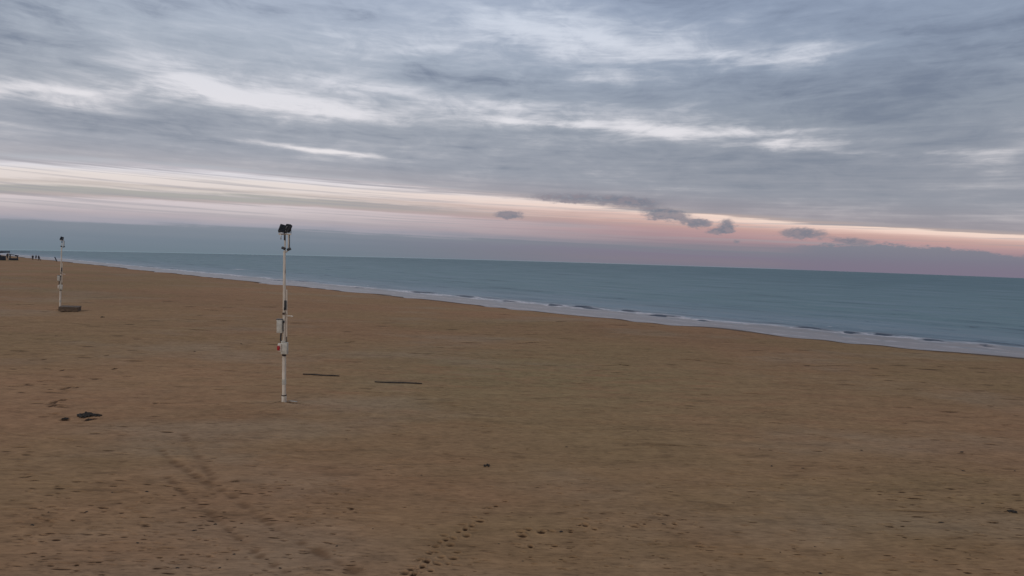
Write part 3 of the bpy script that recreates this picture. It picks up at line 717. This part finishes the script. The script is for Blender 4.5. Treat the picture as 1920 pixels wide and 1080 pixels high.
# ------------------------------------------------------------------ far left: people, hut, shelter, posts
def seat_z(x, y): return float(beach_z(x, y))
def figure(px, py, hpx, label, lean=0.0, stride=.25, face=0.0, bag=False):
    x, y = G(px, py); dist = math.hypot(x, y); hgt = max(1.55, min(1.9, hpx*y/F*1.0))
    root = empty('person', (x, y, seat_z(x, y)), face); tag(root, label, 'person', 'people at the far end of the beach')
    s = hgt/1.75
    def skin(name, V, Eg, Rr, mat, parent):
        me = bpy.data.meshes.new(name); me.from_pydata([Vector(v)*s for v in V], Eg, []); me.materials.append(M[mat])
        o = bpy.data.objects.new(name, me); COL.objects.link(o); o.parent = parent
        md = o.modifiers.new('skin', 'SKIN'); md.use_smooth_shade = True
        for i, r in enumerate(Rr): me.skin_vertices[0].data[i].radius = (r*s, r*s)
        for i in range(len(V)): me.skin_vertices[0].data[i].use_root = (i == 0)
        ss = o.modifiers.new('sub', 'SUBSURF'); ss.levels = 1; ss.render_levels = 1
        return o
    f = stride/2; L = lean
    V = [(0, 0, .95), (0, L*.5, 1.15), (0, L, 1.40), (0, L, 1.50), (0, L-.02, 1.60), (0, L-.02, 1.70),
         (.10, 0, .90), (.11, -f*.6-.03, .50), (.11, -f, .09), (.11, -f-.16, .04),
         (-.10, 0, .90), (-.11, f*.4-.03, .50), (-.11, f, .09), (-.11, f-.16, .04),
         (.19, L, 1.38), (.23, L+.05, 1.10), (.22, L-.08, .87), (.22, L-.10, .78),
         (-.19, L, 1.38), (-.23, L+.02, 1.10), (-.22, L-.12, .88), (-.22, L-.14, .79)]
    Eg = [(0, 1), (1, 2), (2, 3), (3, 4), (4, 5), (0, 6), (6, 7), (7, 8), (8, 9), (0, 10), (10, 11), (11, 12), (12, 13), (2, 14), (14, 15), (15, 16), (16, 17), (2, 18), (18, 19), (19, 20), (20, 21)]
    Rr = [.13, .12, .14, .055, .09, .07, .085, .06, .045, .035, .085, .06, .045, .035, .06, .045, .033, .03, .06, .045, .033, .03]
    skin('body', V, Eg, Rr, 'skin', root)
    skin('jacket', [V[0], V[1], V[2], V[14], V[15], V[16], V[18], V[19], V[20], (0, L, 1.46)], [(0, 1), (1, 2), (2, 3), (3, 4), (4, 5), (2, 6), (6, 7), (7, 8), (2, 9)], [.17, .165, .17, .085, .068, .055, .085, .068, .055, .09], 'cloth', root)
    skin('trousers', [(0, 0, .93), V[6], V[7], V[8], V[10], V[11], V[12]], [(0, 1), (1, 2), (2, 3), (0, 4), (4, 5), (5, 6)], [.16, .105, .08, .062, .105, .08, .062], 'cloth2', root)
    skin('hair', [(0, L-.0, 1.63), (0, L+.015, 1.70)], [(0, 1)], [.095, .085], 'cloth2', root)
    return root
figure(61.5, 487.8, 10, 'leftmost of the three dark people standing at the water', 0, .15, .5)
figure(67.5, 487.4, 10, 'middle of the three dark people standing at the water', .05, .2, -.4)
figure(73.3, 489.3, 12, 'rightmost and tallest of the three dark people at the water', .1, .5, 1.6)
figure(14, 484.8, 11, 'dark person standing between the hut and the white post', 0, .15, .2)
# dark hut at the frame edge
def at(px, py): x, y = G(px, py); return x, y, seat_z(x, y)
x, y, z = at(3, 488); k = y/F
hut = empty('beach_hut', (x, y, z), R_(35)); tag(hut, 'dark low beach hut at the far left end of the shore', 'hut')
bm = BM(); box(bm, (0, 0, .55), (1.9, 1.5, 1.3), None, .02); hw = link('wall', bm, M['hut'], hut)
bm = BM(); box(bm, (0, 0, 1.25), (2.1, 1.7, .12), None, .02); box(bm, (-.55, 0, 1.48), (.8, 1.2, .35), None, .04); link('roof', bm, M['hut'], hut)
bm = BM(); box(bm, (.4, -.765, .5), (.6, .03, 1.1), None, .005); link('door', bm, M['cloth'], hut)
x, y, z = at(16.3, 488); bm = BM()
tube(bm, [(0, 0, -.3), (0, 0, 1.2), (0, 0, 2.2)], [.07, .06, .05], 10); tube(bm, [(0, 0, 2.2), (0, 0, 2.26)], .075, 10)
o = link('post', bm, M['paint']); o.location = (x, y, z); tag(o, 'slim white post between the dark hut and the open shelter', 'post')
x, y, z = at(25, 488); sh = empty('shelter', (x, y, z), R_(30)); tag(sh, 'open dark shelter with sloping roof left of the three people', 'shelter')
bm = BM(); box(bm, (0, 0, .30), (2.3, 1.0, .72), None, .03); link('base', bm, M['hut'], sh)
for sx, h_ in ((-1.05, 2.0), (-.7, 1.95), (1.0, 1.5)):
    bm = BM(); box(bm, (sx, 0, h_/2), (.22, .16, h_), None, .01); link('post', bm, M['hut'], sh)
bm = BM(); box(bm, (0, 0, 1.72), (2.5, 1.1, .14), Matrix.Rotation(R_(11), 3, 'Y'), .02); box(bm, (.85, 0, 1.42), (.7, .8, .38), Matrix.Rotation(R_(11), 3, 'Y'), .03); link('roof', bm, M['hut'], sh)
# leaning dark board
x, y, z = at(106.5, 491); ln = empty('leaning_sign', (x, y, z), R_(36)); tag(ln, 'dark board leaning to the left behind the farther mast', 'sign')
bm = BM(); box(bm, (-.28, 0, .95), (.30, .08, 1.3), Matrix.Rotation(R_(-20), 3, 'Y'), .01); link('board', bm, M['hut'], ln)
bm = BM(); tube(bm, [(.08, 0, -.2), (-.1, 0, .4), (-.25, 0, .85)], .06, 8); link('post', bm, M['hut'], ln)
# low dark pier on the skyline at the extreme left
x0, y0 = hit(-60, 474.5, sea_z); 
bm = BM(); xa, ya = hit(14, 473.8, sea_z); d = Vector((xa-x0, ya-y0, 0)); L = d.length; z0 = sea_z((xa+x0)/2, (ya+y0)/2)
ang = math.atan2(d.y, d.x); N = 28
for k in range(N):
    u = -L*1.5 + (k+.5)*2.5*L/N - L*.0
    box(bm, (u-L*0, random.uniform(-1, 1), -.2), (2.5*L/N*1.15, 4, random.uniform(1.7, 2.3)), Matrix.Rotation(random.uniform(-.05, .05), 3, 'Y'), .2)
pr = link('breakwater', bm, M['hut']); pr.location = (xa, ya, z0); pr.rotation_euler = (0, 0, ang)
for v in pr.data.vertices: v.co.x -= L*1.0
tag(pr, 'low dark rock breakwater on the horizon at the far left', 'breakwater')

# ------------------------------------------------------------------ render settings
sc.view_settings.view_transform = 'Standard'; sc.view_settings.look = 'None'; sc.view_settings.exposure = 0; sc.view_settings.gamma = 1
sc.render.engine = 'CYCLES'
sc.cycles.max_bounces = 4
